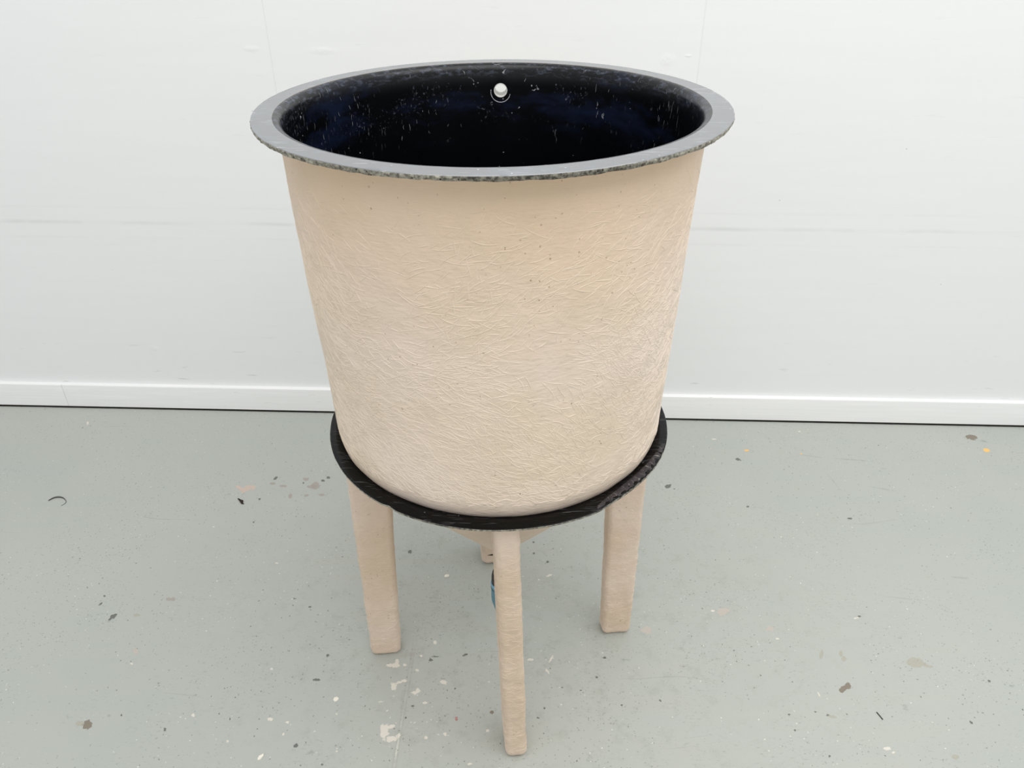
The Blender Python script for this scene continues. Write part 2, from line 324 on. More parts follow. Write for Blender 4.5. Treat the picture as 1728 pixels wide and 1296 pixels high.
STAINS = [
('B',-0.8314,0.5870,0.0171,0.0055,2.53),('B',-0.8161,0.5726,0.0125,0.0085,2.15),('B',-0.8063,0.5839,0.0150,0.0115,-2.09),('B',-0.7911,0.5895,0.0135,0.0084,2.52),
('G',-0.5922,0.5936,0.0182,0.0125,1.99),('G',-0.6066,0.5909,0.0133,0.0085,2.97),('G',-0.6299,0.6290,0.0103,0.0082,2.55),('D',-0.7292,0.6328,0.0086,0.0052,-1.89),
('G',-0.7319,0.6064,0.0096,0.0057,2.98),('G',-0.6952,0.5945,0.0114,0.0057,3.05),('G',-0.6613,0.5459,0.0116,0.0053,1.87),('G',-0.6121,0.5483,0.0071,0.0058,-2.65),
('G',-0.5648,0.5507,0.0093,0.0055,3.01),('L',-0.8537,0.5559,0.0095,0.0055,2.97),('D',-0.5750,0.6197,0.0064,0.0052,2.32),('D',-0.5609,0.6344,0.0065,0.0052,2.30),
('D',-0.6348,0.6085,0.0046,0.0027,1.92),('D',-0.7428,0.4286,0.0041,0.0025,2.02),('D',-0.7533,0.5327,0.0046,0.0033,2.23),('P',0.5747,0.0794,0.0159,0.0114,-2.88),
('P',0.3644,0.0214,0.0138,0.0110,-2.88),('P',0.6758,0.0230,0.0096,0.0070,-2.74),('T',1.0041,-0.0813,0.0204,0.0126,3.12),('T',1.0281,-0.0917,0.0118,0.0037,2.94),
('O',0.7996,-0.1545,0.0097,0.0069,-2.50),('O',0.8136,-0.1466,0.0098,0.0069,-2.50),('T',0.7830,-0.0556,0.0153,0.0040,1.10),('T',0.8315,-0.0542,0.0094,0.0040,1.14),
('T',0.8330,-0.0699,0.0078,0.0051,0.90),('T',0.9816,-0.3240,0.0084,0.0050,-2.81),('O',1.5945,0.8315,0.0202,0.0135,-2.95),('L',1.6247,0.8076,0.0213,0.0075,2.83),
('Y',1.6092,0.7582,0.0121,0.0071,0.74),('Y',0.8111,0.7654,0.0080,0.0048,-3.01),('Y',0.9866,0.7444,0.0036,0.0026,0.83),('O',-0.9343,-0.2361,0.0126,0.0077,2.37),
('T',-0.9517,-0.2331,0.0100,0.0056,2.89),('G',-0.8823,0.1317,0.0114,0.0059,2.98),('T',-0.9488,0.0782,0.0094,0.0038,3.05),('P',-0.9058,-0.0357,0.0100,0.0052,2.13),
('D',-1.0096,0.0728,0.0110,0.0066,-2.08),('L',-1.0090,0.0573,0.0111,0.0055,2.97),('D',-1.0597,0.1167,0.0059,0.0032,-1.88),('D',-1.0620,0.1433,0.0039,0.0025,2.49),
('L',-0.8944,-0.2140,0.0054,0.0045,2.41),('L',-0.9872,-0.2149,0.0074,0.0044,2.37),('D',-0.4514,-0.2894,0.0048,0.0046,-2.87),('D',-0.4411,-0.1207,0.0085,0.0033,3.10),
('D',-0.7544,-0.2489,0.0048,0.0024,2.07),('D',-0.8666,-0.2126,0.0027,0.0017,2.34),('L',-0.4165,-0.3063,0.0097,0.0077,2.60),('D',-0.3838,-0.3337,0.0026,0.0020,2.85),
('D',-0.6160,-0.2232,0.0032,0.0013,1.93),('D',-0.4279,-0.0512,0.0049,0.0031,1.51),('D',-0.5049,0.1028,0.0040,0.0029,2.86),('D',-0.5519,0.1314,0.0040,0.0020,3.05),
('D',0.5162,0.5814,0.0098,0.0082,-2.63),('L',0.4967,0.5989,0.0119,0.0073,1.31),('D',0.7716,0.7177,0.0075,0.0065,2.48),('D',0.7426,0.4850,0.0048,0.0037,-2.64),
('D',1.0319,0.4300,0.0072,0.0038,-3.01),('L',0.9008,0.8310,0.0111,0.0062,2.02),('D',0.5346,0.5698,0.0031,0.0026,0.81),('L',1.0432,0.6030,0.0502,0.0024,1.75),
('L',1.0177,0.7314,0.0517,0.0034,2.89),('L',1.1473,0.7112,0.0840,0.0033,3.02),('L',1.1851,0.5643,0.0508,0.0031,2.84),('L',1.2439,0.1921,0.0274,0.0045,3.02),
('L',1.2274,0.6641,0.0106,0.0066,2.93),('T',0.9251,0.2384,0.0025,0.0015,1.01),('W',-0.2642,-0.0799,0.0159,0.0068,3.10),('W',-0.2552,-0.0714,0.0087,0.0043,1.73),
('W',-0.2354,-0.0801,0.0044,0.0034,2.95),('W',-0.2552,-0.1398,0.0116,0.0068,2.09),('W',-0.2438,-0.1302,0.0082,0.0033,-2.84),('W',-0.2317,-0.1253,0.0071,0.0033,3.10),
('W',-0.2032,-0.1562,0.0109,0.0065,-2.73),('W',-0.1967,-0.1515,0.0065,0.0041,1.74),('W',-0.1370,-0.1308,0.0071,0.0064,2.76),('W',-0.1770,-0.1847,0.0055,0.0031,3.09),
('W',-0.2616,-0.2577,0.0189,0.0092,1.68),('W',-0.2474,-0.2447,0.0091,0.0045,-2.87),('W',-0.2409,-0.2750,0.0115,0.0073,-2.90),('W',-0.2286,-0.2680,0.0064,0.0044,-2.28),
('W',-0.2378,-0.2359,0.0014,0.0012,2.78),('W',-0.5240,-0.2252,0.0069,0.0044,2.95),('W',-0.4832,-0.2329,0.0042,0.0029,2.89),('W',-0.4854,-0.2621,0.0032,0.0024,2.26),
('W',0.1277,0.2089,0.0084,0.0031,-2.78),('W',0.1202,-0.0652,0.0118,0.0022,1.09),('W',0.1100,-0.1010,0.0079,0.0023,2.06),('W',0.0695,-0.0666,0.0072,0.0035,3.14),
('W',0.8426,-0.3039,0.0080,0.0040,-3.00),('W',0.8528,-0.3137,0.0041,0.0026,-2.83),('W',-0.1675,-0.0137,0.0055,0.0044,1.81),('W',-0.1977,-0.0544,0.0030,0.0026,2.79),
('W',0.5474,0.0816,0.0048,0.0038,-2.75),('W',-0.1249,-0.2643,0.0044,0.0039,1.95),('W',-0.0301,-0.2562,0.0040,0.0036,2.99),('W',-0.1663,-0.2726,0.0044,0.0038,2.03),
('W',-0.0665,-0.3342,0.0051,0.0027,3.12),('W',-0.2037,-0.0956,0.0043,0.0033,2.97),('W',0.6892,-0.0085,0.0045,0.0027,-2.99),('W',0.9105,0.0557,0.0067,0.0018,-2.91),
('W',-0.9010,-0.0723,0.0043,0.0029,2.51),('W',-0.5562,-0.0899,0.0040,0.0031,2.52),('W',-0.3759,-0.2126,0.0024,0.0019,2.15),('W',-0.7027,-0.2136,0.0052,0.0035,2.30),
('W',-1.4721,0.9442,0.0120,0.0028,2.03),('W',0.6236,0.9498,0.0063,0.0036,-3.06),('W',0.7164,0.8293,0.0081,0.0034,-3.11),('W',1.0206,0.8712,0.0044,0.0032,-2.69),
('W',0.0980,0.1939,0.0024,0.0022,-3.06),('W',0.0964,-0.0405,0.0018,0.0015,1.48),('W',0.0904,0.1006,0.0020,0.0016,1.51),('W',0.7393,-0.1685,0.0070,0.0016,1.72),
('W',-0.3588,-0.3038,0.0030,0.0024,2.24),('W',-0.6045,-0.2786,0.0032,0.0023,2.31),('W',-0.6318,0.2612,0.0054,0.0021,2.85),('W',-0.8564,0.4091,0.0037,0.0024,2.85),
('W',-0.2607,-0.2042,0.0040,0.0016,-2.31),('W',-0.2789,-0.1810,0.0068,0.0016,-3.05),('R',-0.1020,-0.2263,0.0052,0.0033,1.67),('O',-0.0217,-0.2102,0.0048,0.0045,2.87),
('D',0.0873,0.3375,0.0036,0.0026,1.53),('D',0.0878,0.2926,0.0035,0.0033,1.33),('D',0.1250,0.2601,0.0045,0.0033,1.49),('D',0.0834,-0.2244,0.0034,0.0022,-3.13),
('D',0.0991,-0.2003,0.0027,0.0023,-3.07),('D',0.1856,-0.1539,0.0028,0.0024,-2.95),('D',0.2767,-0.1937,0.0024,0.0020,1.14),('D',-0.2050,-0.1923,0.0034,0.0023,3.04),
('D',-0.2166,-0.2226,0.0027,0.0022,2.89),('D',-0.1094,-0.1472,0.0024,0.0021,1.81),('D',-0.1734,-0.0667,0.0058,0.0034,3.08),('D',-0.1626,-0.0564,0.0087,0.0017,3.13),
('D',-0.2617,0.2999,0.0073,0.0065,2.21),('L',-0.2156,0.2925,0.0338,0.0023,3.06),('D',-0.0902,-0.0516,0.0074,0.0026,-2.61),('L',-0.0566,-0.0571,0.0087,0.0070,3.07),
('L',-0.0246,-0.0573,0.0087,0.0044,1.60),('D',0.3672,-0.1819,0.0033,0.0024,2.45),('D',0.6546,-0.2204,0.0029,0.0021,-2.72),('D',0.7162,-0.2132,0.0029,0.0021,-2.70),
('D',0.7414,-0.2224,0.0035,0.0022,-2.91),('T',0.7498,-0.2255,0.0089,0.0032,2.97),('D',0.6548,-0.2588,0.0028,0.0020,-2.74),('D',0.7112,-0.3211,0.0032,0.0022,0.78),
('D',1.1533,-0.1341,0.0034,0.0030,2.29),('D',1.0571,-0.2422,0.0044,0.0027,2.00),('L',1.1999,-0.1490,0.0089,0.0045,-2.93),('L',1.1994,-0.1029,0.0105,0.0027,1.72),
('D',0.9203,0.0614,0.0041,0.0027,-2.79),('L',0.9961,-0.0087,0.0084,0.0051,0.88),('L',0.9230,-0.2069,0.0140,0.0082,0.91),('D',0.2506,-0.0626,0.0044,0.0026,-3.09),
('D',0.2265,-0.1184,0.0029,0.0024,-2.89),('L',0.3008,-0.0664,0.0130,0.0069,-3.10),('D',0.3398,0.1312,0.0042,0.0031,-1.86),('S',-0.2196,-0.0938,0.0805,0.0057,1.59),
('S',-0.2311,-0.1906,0.0693,0.0041,1.61),('S',-0.2149,-0.0420,0.0435,0.0160,-2.60)
]
SCOL = dict(B=srgb(196, 178, 166), G=srgb(160, 150, 142), P=srgb(190, 178, 168), T=srgb(166, 162, 146), O=srgb(128, 118, 104), Y=srgb(240, 190, 110),
            D=srgb(82, 82, 76), L=srgb(140, 144, 138), W=srgb(214, 209, 198), R=srgb(170, 110, 105), S=srgb(158, 152, 145))
KST = 4
SOP = dict(B=1, G=.8, P=.75, T=.7, O=.95, Y=1, D=.8, L=-.75, W=1, R=.8, S=-.5)
def floor_mat():
    m, nt, b = newmat('grey_green_painted_concrete'); n = N(nt)
    obj = n.new('ShaderNodeTexCoord').outputs['Object']
    col = n.mix(n.rng(n.noise(obj, 1.6, 3), .35, .65), srgb(173, 177, 170), srgb(178, 180, 173))
    roll = n.noise(n.mapping(obj, rot=(0, 0, -.15), scale=(3, 16, 1)), 1.0, 4)
    col = n.mix(n.math('MULTIPLY', n.rng(roll, .4, .7), .3), col, srgb(170, 177, 172))
    # worn, grimy zone around where things stand
    dist = n.vmath('LENGTH', n.mapping(obj, loc=(.05, .02, 0), scale=(.75, .62, 1), typ='TEXTURE'))
    near = n.rng(dist, .25, 1.5, 1, 0, True)
    gr = n.noise(obj, 24, 6, .72)
    col = n.mix(n.math('MULTIPLY', n.math('MULTIPLY', n.rng(gr, .52, .70), near), .34), col, srgb(140, 142, 132))
    gf = n.noise(n.mapping(obj, rot=(0, 0, .35), scale=(1, 2.4, 1)), 75, 5, .75)
    col = n.mix(n.math('MULTIPLY', n.math('MULTIPLY', n.rng(gf, .57, .68), n.rng(n.noise(obj, 6, 3), .43, .58)), n.rng(dist, .3, 2.4, .75, .12)), col, srgb(122, 123, 114))
    # drag marks
    dm = n.noise(n.mapping(n.vmath('ADD', obj, n.vmath('SCALE', n.noise(obj, 2, 1, col=True), .25)), rot=(0, 0, .5), scale=(2.2, 90, 1)), 1.0, 2)
    col = n.mix(n.math('MULTIPLY', n.math('MULTIPLY', n.rng(dm, .70, .74), n.rng(n.noise(obj, 3.1, 2), .5, .6)), .35), col, srgb(135, 137, 130))
    # random small specks, dark and light
    for (sc, sz, kp, sd, c, a) in ((42, .075, .13, 1.0, (85, 84, 76), .85), (80, .13, .12, 2.0, (105, 106, 98), .7), (150, .2, .10, 6.0, (115, 116, 108), .6), (36, .06, .10, 3.0, (225, 225, 216), .85), (70, .09, .09, 5.0, (222, 222, 212), .75)):
        dens = n.rng(n.noise(n.mapping(obj, loc=(sd, sd, 0)), 3.0, 2), .42, .58, .15, 1.0)
        k = n.math('MULTIPLY', n.speck(n.vmath('ADD', obj, n.vmath('SCALE', n.noise(obj, 160, 1, col=True), .006)), sc, sz, kp, sd, dim='2D'), dens)
        col = n.mix(n.math('MULTIPLY', k, a), col, srgb(*c))
    # chipped patches and marks: each floor cell carries the few marks that reach it (centre, size, turn, colour)
    off = n.vmath('SCALE', n.vmath('SUBTRACT', n.noise(obj, 75, 3, col=True), (.5, .5, .5)), .026)
    pv = n.vmath('ADD', obj, n.vmath('MULTIPLY', off, (1, 1, 0)))
    off2 = n.vmath('SCALE', n.vmath('SUBTRACT', n.noise(obj, 260, 2, col=True), (.5, .5, .5)), .0065)
    pv2 = n.vmath('ADD', obj, n.vmath('MULTIPLY', off2, (1, 1, 0)))
    chips = 0.0
    smn = n.rng(n.noise(obj, 90, 4), .35, .6)
    for k in range(KST):
        A = n.new('ShaderNodeAttribute', attribute_name='mark_place_%d' % k).outputs['Vector']
        B = n.new('ShaderNodeAttribute', attribute_name='mark_shape_%d' % k).outputs['Vector']
        C_ = n.new('ShaderNodeAttribute', attribute_name='mark_tint_%d' % k).outputs['Vector']
        sa = n.new('ShaderNodeSeparateXYZ'); n.ln(A, sa.inputs[0]); sb = n.new('ShaderNodeSeparateXYZ'); n.ln(B, sb.inputs[0])
        big = n.math('GREATER_THAN', .0055*1.12, n.math('DIVIDE', 1.0, n.math('MAXIMUM', sb.outputs[1], .001)))   # 1 = small mark
        pm = n.new('ShaderNodeMix', data_type='VECTOR'); n.ln(big, pm.inputs[0]); n.ln(pv, pm.inputs[4]); n.ln(pv2, pm.inputs[5])
        sp = n.new('ShaderNodeSeparateXYZ'); n.ln(pm.outputs[1], sp.inputs[0])
        dx = n.math('SUBTRACT', sp.outputs[0], sa.outputs[0]); dy = n.math('SUBTRACT', sp.outputs[1], sa.outputs[1])
        ct, st = n.math('COSINE', sa.outputs[2]), n.math('SINE', sa.outputs[2])
        u = n.math('MULTIPLY', n.math('ADD', n.math('MULTIPLY', dx, ct), n.math('MULTIPLY', dy, st)), sb.outputs[0])
        w = n.math('MULTIPLY', n.math('SUBTRACT', n.math('MULTIPLY', dy, ct), n.math('MULTIPLY', dx, st)), sb.outputs[1])
        d = n.math('SQRT', n.math('ADD', n.math('MULTIPLY', u, u), n.math('MULTIPLY', w, w)))
        soft = n.math('ABSOLUTE', sb.outputs[2])             # opacity; negative = soft smear
        isoft = n.math('LESS_THAN', sb.outputs[2], 0)
        hard = n.rng(d, .9, 1.05, 1, 0); sm_ = n.math('MULTIPLY', n.rng(d, .15, 1.1, 1, 0, True), smn)
        f = n.math('MULTIPLY', n.math('ADD', n.math('MULTIPLY', hard, n.math('SUBTRACT', 1.0, isoft)), n.math('MULTIPLY', sm_, isoft)), soft)
        col = n.mix(f, col, C_)
        chips = n.math('MAXIMUM', chips, n.math('MULTIPLY', n.math('SUBTRACT', 1.0, isoft), f))
    # shade of the gap under the skirting, put into the floor colour
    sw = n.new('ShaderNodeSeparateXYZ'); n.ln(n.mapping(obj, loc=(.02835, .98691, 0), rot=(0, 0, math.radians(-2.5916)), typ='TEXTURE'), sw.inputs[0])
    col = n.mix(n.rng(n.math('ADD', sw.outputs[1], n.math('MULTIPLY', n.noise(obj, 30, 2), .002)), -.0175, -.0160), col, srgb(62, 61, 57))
    # hairline crack with lifted paint
    sx = n.new('ShaderNodeSeparateXYZ'); n.ln(pv2, sx.inputs[0])
    cx = n.math('MULTIPLY_ADD', sx.outputs[1], .034, -.2175)
    cd = n.math('ABSOLUTE', n.math('SUBTRACT', sx.outputs[0], cx))
    band = n.math('MULTIPLY', n.rng(sx.outputs[1], -.08, -.10, 0, 1), n.rng(n.noise(obj, 22, 3), .42, .52))
    cr = n.math('MULTIPLY', n.rng(cd, .0008, .002, 1, 0), band)
    col = n.mix(n.math('MULTIPLY', cr, n.rng(sx.outputs[1], -.22, -.24, .05, .55)), col, srgb(215, 212, 200))
    col = n.mix(n.math('MULTIPLY', n.rng(n.math('ABSOLUTE', n.math('ADD', cd, -.004)), .0006, .0014, .2, 0), n.rng(sx.outputs[1], .02, -.05, 0, 1)), col, srgb(128, 122, 114))
    n.ln(col, b.inputs['Base Color'])
    n.ln(n.rng(n.noise(obj, 5, 3), .3, .7, .34, .50), b.inputs['Roughness'])
    h = n.math('ADD', n.math('MULTIPLY', n.noise(obj, 9, 3), 1.2), n.math('MULTIPLY', n.noise(obj, 90, 3), .12))
    h = n.math('SUBTRACT', h, n.math('MULTIPLY', chips, .35))
    n.ln(n.bump(h, .0014, .7), b.inputs['Normal'])
    return m
M_FLOOR = floor_mat()

# ------------------------------------------------------------------ the room
YAW = math.radians(-2.5916)
WORG = Vector((0.02835, 2.29598-1.30907, 0))     # wall foot straight ahead of the camera
def plane_obj(name, pts, mat, res=1):
    bm = bmesh.new(); bm.faces.new([bm.verts.new(p) for p in pts])
    return link(name, bm, mat, smooth=False)
gx = [-4.2]+[-2.04+.03*i for i in range(137)]+[4.6]
gy = [-4.2]+[-.60+.03*i for i in range(58)]+[1.5]
fv = [(x, y, 0) for y in gy for x in gx]; W_ = len(gx)
ff = [(j*W_+i, j*W_+i+1, (j+1)*W_+i+1, (j+1)*W_+i) for j in range(len(gy)-1) for i in range(W_-1)]
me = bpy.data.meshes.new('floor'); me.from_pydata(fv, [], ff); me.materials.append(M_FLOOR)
PL = [[0.0]*3*len(ff) for k in range(KST)]; SH = [[1.0, 1.0, 0.0]*len(ff) for k in range(KST)]; TI = [[0.0]*3*len(ff) for k in range(KST)]
for k in range(KST):
    PL[k][0::3] = [50.0]*len(ff)
for fi, f in enumerate(ff):
    x0, y0 = fv[f[0]][:2]; x1, y1 = fv[f[2]][:2]; k = 0
    if x1-x0 > .1 or y1-y0 > .1: continue
    for (c, x, y, a, b_, t) in STAINS:
        b_ = max(b_, .0009)
        mg = max(a, b_)*1.2+(.013 if b_ > .0055 else .004)
        if x+mg > x0 and x-mg < x1 and y+mg > y0 and y-mg < y1 and k < KST:
            PL[k][fi*3:fi*3+3] = [x, y, t]; SH[k][fi*3:fi*3+3] = [1/(a*1.05), 1/(b_*1.05), SOP[c]]; TI[k][fi*3:fi*3+3] = list(SCOL[c]); k += 1
for k in range(KST):
    for nm, dat in (('mark_place_%d', PL), ('mark_shape_%d', SH), ('mark_tint_%d', TI)):
        at = me.attributes.new(nm % k, 'FLOAT_VECTOR', 'FACE'); at.data.foreach_set('vector', dat[k])
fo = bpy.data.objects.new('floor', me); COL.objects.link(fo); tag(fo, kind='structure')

def box_bm(x0, x1, y0, y1, z0, z1, bevel=0, edges=None, seg=3):
    bm = bmesh.new(); bmesh.ops.create_cube(bm, size=1)
    for v in bm.verts:
        v.co = Vector(((x0+x1)/2+v.co.x*(x1-x0), (y0+y1)/2+v.co.y*(y1-y0), (z0+z1)/2+v.co.z*(z1-z0)))
    if bevel:
        es = [e for e in bm.edges if (edges is None or edges(e))]
        bmesh.ops.bevel(bm, geom=es, offset=bevel, segments=seg, profile=.5, affect='EDGES')
    return bm
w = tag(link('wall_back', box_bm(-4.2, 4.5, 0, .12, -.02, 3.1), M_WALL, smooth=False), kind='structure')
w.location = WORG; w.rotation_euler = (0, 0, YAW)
for (x0, x1, zt) in ((-4.1, -1.6135, .0978), (-1.6125, 4.4, .0985)):
    topf = lambda e: all(v.co.z > .09 and v.co.y < -.003 for v in e.verts)
    o = link('baseboard_back', box_bm(x0, x1, -.016, -.0002, .0068, zt, .004, topf), M_BOARD, smooth=True, sharp=40)
    o.location = WORG; o.rotation_euler = (0, 0, YAW); tag(o, kind='structure')

# ------------------------------------------------------------------ the tank
tank = bpy.data.objects.new('tank', None); COL.objects.link(tank)
tag(tank, 'tall cream fibreglass tank with a black rim standing on four legs', 'tank')

def rout(z): return R_BOT+(R_TOP-R_BOT)*(z-RING_Z)/(RIM_Z-RING_Z)
TW = .0045      # cream laminate thickness
TL = .0045      # black gelcoat + laminate
TOPZ = RIM_Z
FL = .0075      # flange thickness

def wob(v, a, amp):
    p = Vector((math.sin(a)*2.3, math.cos(a)*2.3, v.z*4))
    return amp*noise.noise(p)+amp*.5*noise.noise(p*3.1)

# body: outer cream wall, closed solid
zt = TOPZ-FL
outer = [(rout(RING_Z)-.013, RING_Z-.012), (rout(RING_Z)-.0075, RING_Z-.004), (rout(RING_Z)-.003, RING_Z+.005), (rout(RING_Z)-.0008, RING_Z+.014)]
nz = 40
for i in range(nz+1):
    z = RING_Z+.024+(zt-.016-RING_Z-.024)*i/nz; outer.append((rout(z), z))
outer += [(rout(zt)+.0006, zt-.009), (rout(zt)+.0025, zt-.004), (rout(zt)+.007, zt-.0005)]
inner = [(rout(zt)-TW, zt-.0005)]
for i in range(9, -1, -1):
    z = RING_Z-.012+(zt-.01-RING_Z+.012)*i/9; inner.append((rout(z)-TW-(.010 if i == 0 else 0), z))
def fbody(v, a):
    k = 1+wob(v, a, .0022)/.33
    return tilt(Vector((v.x*k, v.y*k, v.z)))
body = link('body', revolve(outer+inner, 256, True, fbody, uvr=.332), M_BODY, tank)
HX, HZ, HR = .0085, 1.2445, .0125

# lining: black inner skin with the rolled lip
rf = .013
R_LIP = R_TOP+.0035
lin_in = arc(R_LIP, TOPZ-rf, rf, 90, 180, 8)      # lip top to wall
rw = lambda z: rout(z)-TW-TL-.0004
prof = [(R_LIP, TOPZ-.0002)]+lin_in[1:-1]
zz = TOPZ-rf
prof += [(rw(zz)-.0002, zz)]
for i in range(1, 21): 
    z = zz-(zz-RING_Z-.02)*i/20; prof.append((rw(z), z))
prof += [(rw(RING_Z)-.006, RING_Z+.004), (rw(RING_Z)-.020, RING_Z-.018), (.026, .338)]
back = [(.030, .334), (rw(RING_Z)-.015, RING_Z-.024), (rw(RING_Z)-.001, RING_Z+.002)]
for i in range(20, -1, -1):
    z = (TOPZ-FL-.004)-((TOPZ-FL-.004)-RING_Z-.02)*i/20
    back.append((rw(z)+TL, z))
back += [(R_LIP, TOPZ-FL+.0004)]
def flin(v, a):
    k = 1+wob(v, a, .0006)/.33
    return tilt(Vector((v.x*k, v.y*k, v.z)))
lining = link('lining', revolve(prof+back, 256, True, flin, uvr=.332), M_LINING, tank, sharp=50)

# rim: flat flange, black on top with a raw cut edge
ne = 720
def frim(v, a):
    r = math.hypot(v.x, v.y)
    if r > RIM_R-.0035:
        e = .0016*noise.noise(Vector((math.sin(a)*2, math.cos(a)*2, 3)))+.0008*noise.noise(Vector((math.sin(a)*25, math.cos(a)*25, v.z*300)))
        if v.z < TOPZ-.002: e += .0011*noise.noise(Vector((math.sin(a)*60, math.cos(a)*60, v.z*500)))
        k = (r+e)/r
        dz = 0
        if v.z < TOPZ-.0055: dz = .0012*noise.noise(Vector((math.sin(a)*18, math.cos(a)*18, 9)))
        v = Vector((v.x*k, v.y*k, v.z+dz))
    return tilt(v)
rp = [(R_LIP, TOPZ), (R_LIP+.012, TOPZ), (RIM_R-.010, TOPZ), (RIM_R-.0012, TOPZ), (RIM_R-.0002, TOPZ-.0008), (RIM_R, TOPZ-.0028), (RIM_R-.0004, TOPZ-.005), (RIM_R-.0014, TOPZ-FL), (RIM_R-.02, TOPZ-FL), (R_LIP, TOPZ-FL)]
rim = link('rim', revolve(rp, ne, True, frim, uvr=.36, mats=[0, 0, 0, 0, 1, 1, 1, 2, 2, 2]), [M_RIM, M_EDGE, M_BODY], tank, sharp=35)

# support ring (black flange of the stand) with raw edge and a worn patch
RO = Vector((.0019, -.0115, 0))
PA0, PA1 = math.radians(30), math.radians(74)      # worn stretch, to the right of the front leg
def fring(v, a):
    r = math.hypot(v.x, v.y)
    wz = 0; e = 0
    inw = max(0, min(1, min((a-PA0), (PA1-a))*9)) if PA0 < a < PA1 else 0
    t = max(0, min(1, (r-.300)/(RING_R-.300)))
    if t > .8:
        e = .0012*noise.noise(Vector((math.sin(a)*3, math.cos(a)*3, 7)))+.0003*noise.noise(Vector((math.sin(a)*30, math.cos(a)*30, v.z*300)))
        e -= .0045*inw*(.6+.4*math.sin((a-PA0)*7))*t
        e -= .0035*math.exp(-((a-math.radians(326))/.03)**2)        # nick over the left leg
    if v.z > RING_Z-.003 and inw and t > .25:
        wz = inw*(.0022*t*abs(math.sin((a-PA0)*52+noise.noise(Vector((a*9, 0, 0)))*3))+.0014*noise.noise(Vector((a*60, r*200, 0))))
    k = (r+e)/r
    c = t                                         # the inner edge hugs the tank, the outer follows the ring centre
    v = Vector((v.x*k+RO.x*c, v.y*k+RO.y*c, v.z+wz))
    return tilt(v)
tr = .0065
rp = [(.3035, RING_Z-.006), (.3115, RING_Z-.0045), (.3160, RING_Z-.003), (.3200, RING_Z-.0010), (.3240, RING_Z), (.3280, RING_Z), (.3320, RING_Z), (RING_R-.0015, RING_Z-.0002), (RING_R-.0002, RING_Z-.0012),
      (RING_R, RING_Z-.003), (RING_R-.0006, RING_Z-.005), (RING_R-.0030, RING_Z-tr), (.3100, RING_Z-tr-.001), (.3035, RING_Z-tr-.004)]
ring = link('support_ring', revolve(rp, 900, True, fring, uvr=.32, mats=[0]*8+[1, 1, 1, 2, 2, 2]), [M_RING, M_EDGE, M_BODY], tank, sharp=35)

# worn patch on the ring: rough dark resin scar with pale cut marks
bm = bmesh.new(); nA = 150
rows = []
for i in range(nA+1):
    a = math.radians(31)+(math.radians(73)-math.radians(31))*i/nA
    s = math.sin(PI*i/nA)**.35
    row = []
    for j in range(7):
        t = j/6
        r1 = .3350; r0 = r1-.0125*s
        r = r0+(r1-r0)*t-.0045*(.6+.4*math.sin((a-PA0)*7))*s
        rid = abs(math.sin((a-PA0)*48+noise.noise(Vector((a*7, 0, 0)))*4))
        z = RING_Z+.0010+.0014*s*math.sin(PI*min(1, t*1.15))**.6*(.45+.55*rid)+.0006*noise.noise(Vector((a*80, r*250, 0)))
        c = max(0, min(1, (r-.300)/(RING_R-.300)))
        row.append(bm.verts.new(tilt(Vector((r*math.sin(a)+RO.x*c, -r*math.cos(a)+RO.y*c, z)))))
    rows.append(row)
for i in range(nA):
    for j in range(6): bm.faces.new((rows[i][j], rows[i+1][j], rows[i+1][j+1], rows[i][j+1]))
g = bmesh.ops.extrude_face_region(bm, geom=bm.faces[:])
bmesh.ops.translate(bm, vec=(0, 0, -.004), verts=[v for v in g['geom'] if isinstance(v, bmesh.types.BMVert)])
wp = link('worn_patch', bm, M_WORN, ring, sharp=60)
wp['label'] = 'rough dark scar with cut marks'

# conical floor of the tank, cream outside
cp = []
for i in range(25):
    t = i/24; cp.append((.3055+(.030-.3055)*t+.006*math.sin(PI*t), RING_Z-.012+(.325-RING_Z+.012)*t))
cin = [(r-.006 if r > .05 else r-.004, z+.004) for (r, z) in reversed(cp)]
def fcone(v, a): return tilt(v)
cone = link('cone_base', revolve(cp+cin, 128, True, fcone, uvr=.2), M_LEG, tank)

# outlet stub and valve under the cone
outlet = link('outlet_pipe', revolve([(.030, .331), (.018, .318), (.0145, .300), (.0145, .238), (.011, .238), (.011, .331)], 48, True), M_LEG, tank, sharp=40)
valve = link('outlet_valve', revolve([(.0110, .2400), (.0160, .2385), (.0205, .230), (.0225, .218), (.0228, .206), (.0228, .196), (.0235, .193), (.0235, .190), (.012, .190), (.010, .2385)], 48, True), M_DARKRUB, tank, sharp=40)
valve['label'] = 'dark valve neck under the outlet'
vb = link('valve_body', revolve([(.0236, .1905), (.0240, .186), (.0243, .150), (.0232, .148), (.0232, .144), (.0238, .142), (.0170, .112), (.0140, .109), (.008, .109), (.008, .1905)], 48, True), M_BLUE, valve, sharp=40)
vb['label'] = 'blue plastic valve body'
vc = link('valve_cap', revolve([(.0236, .1990), (.0250, .1965), (.0250, .1925), (.0236, .1908), (.018, .1908), (.018, .1990)], 48, True), M_BLUECAP, valve, sharp=40)
vr = link('valve_seam', revolve([(.0240, .1845), (.0246, .1835), (.0240, .1825), (.0220, .1825), (.0220, .1845)], 48, True), M_DARK, valve)

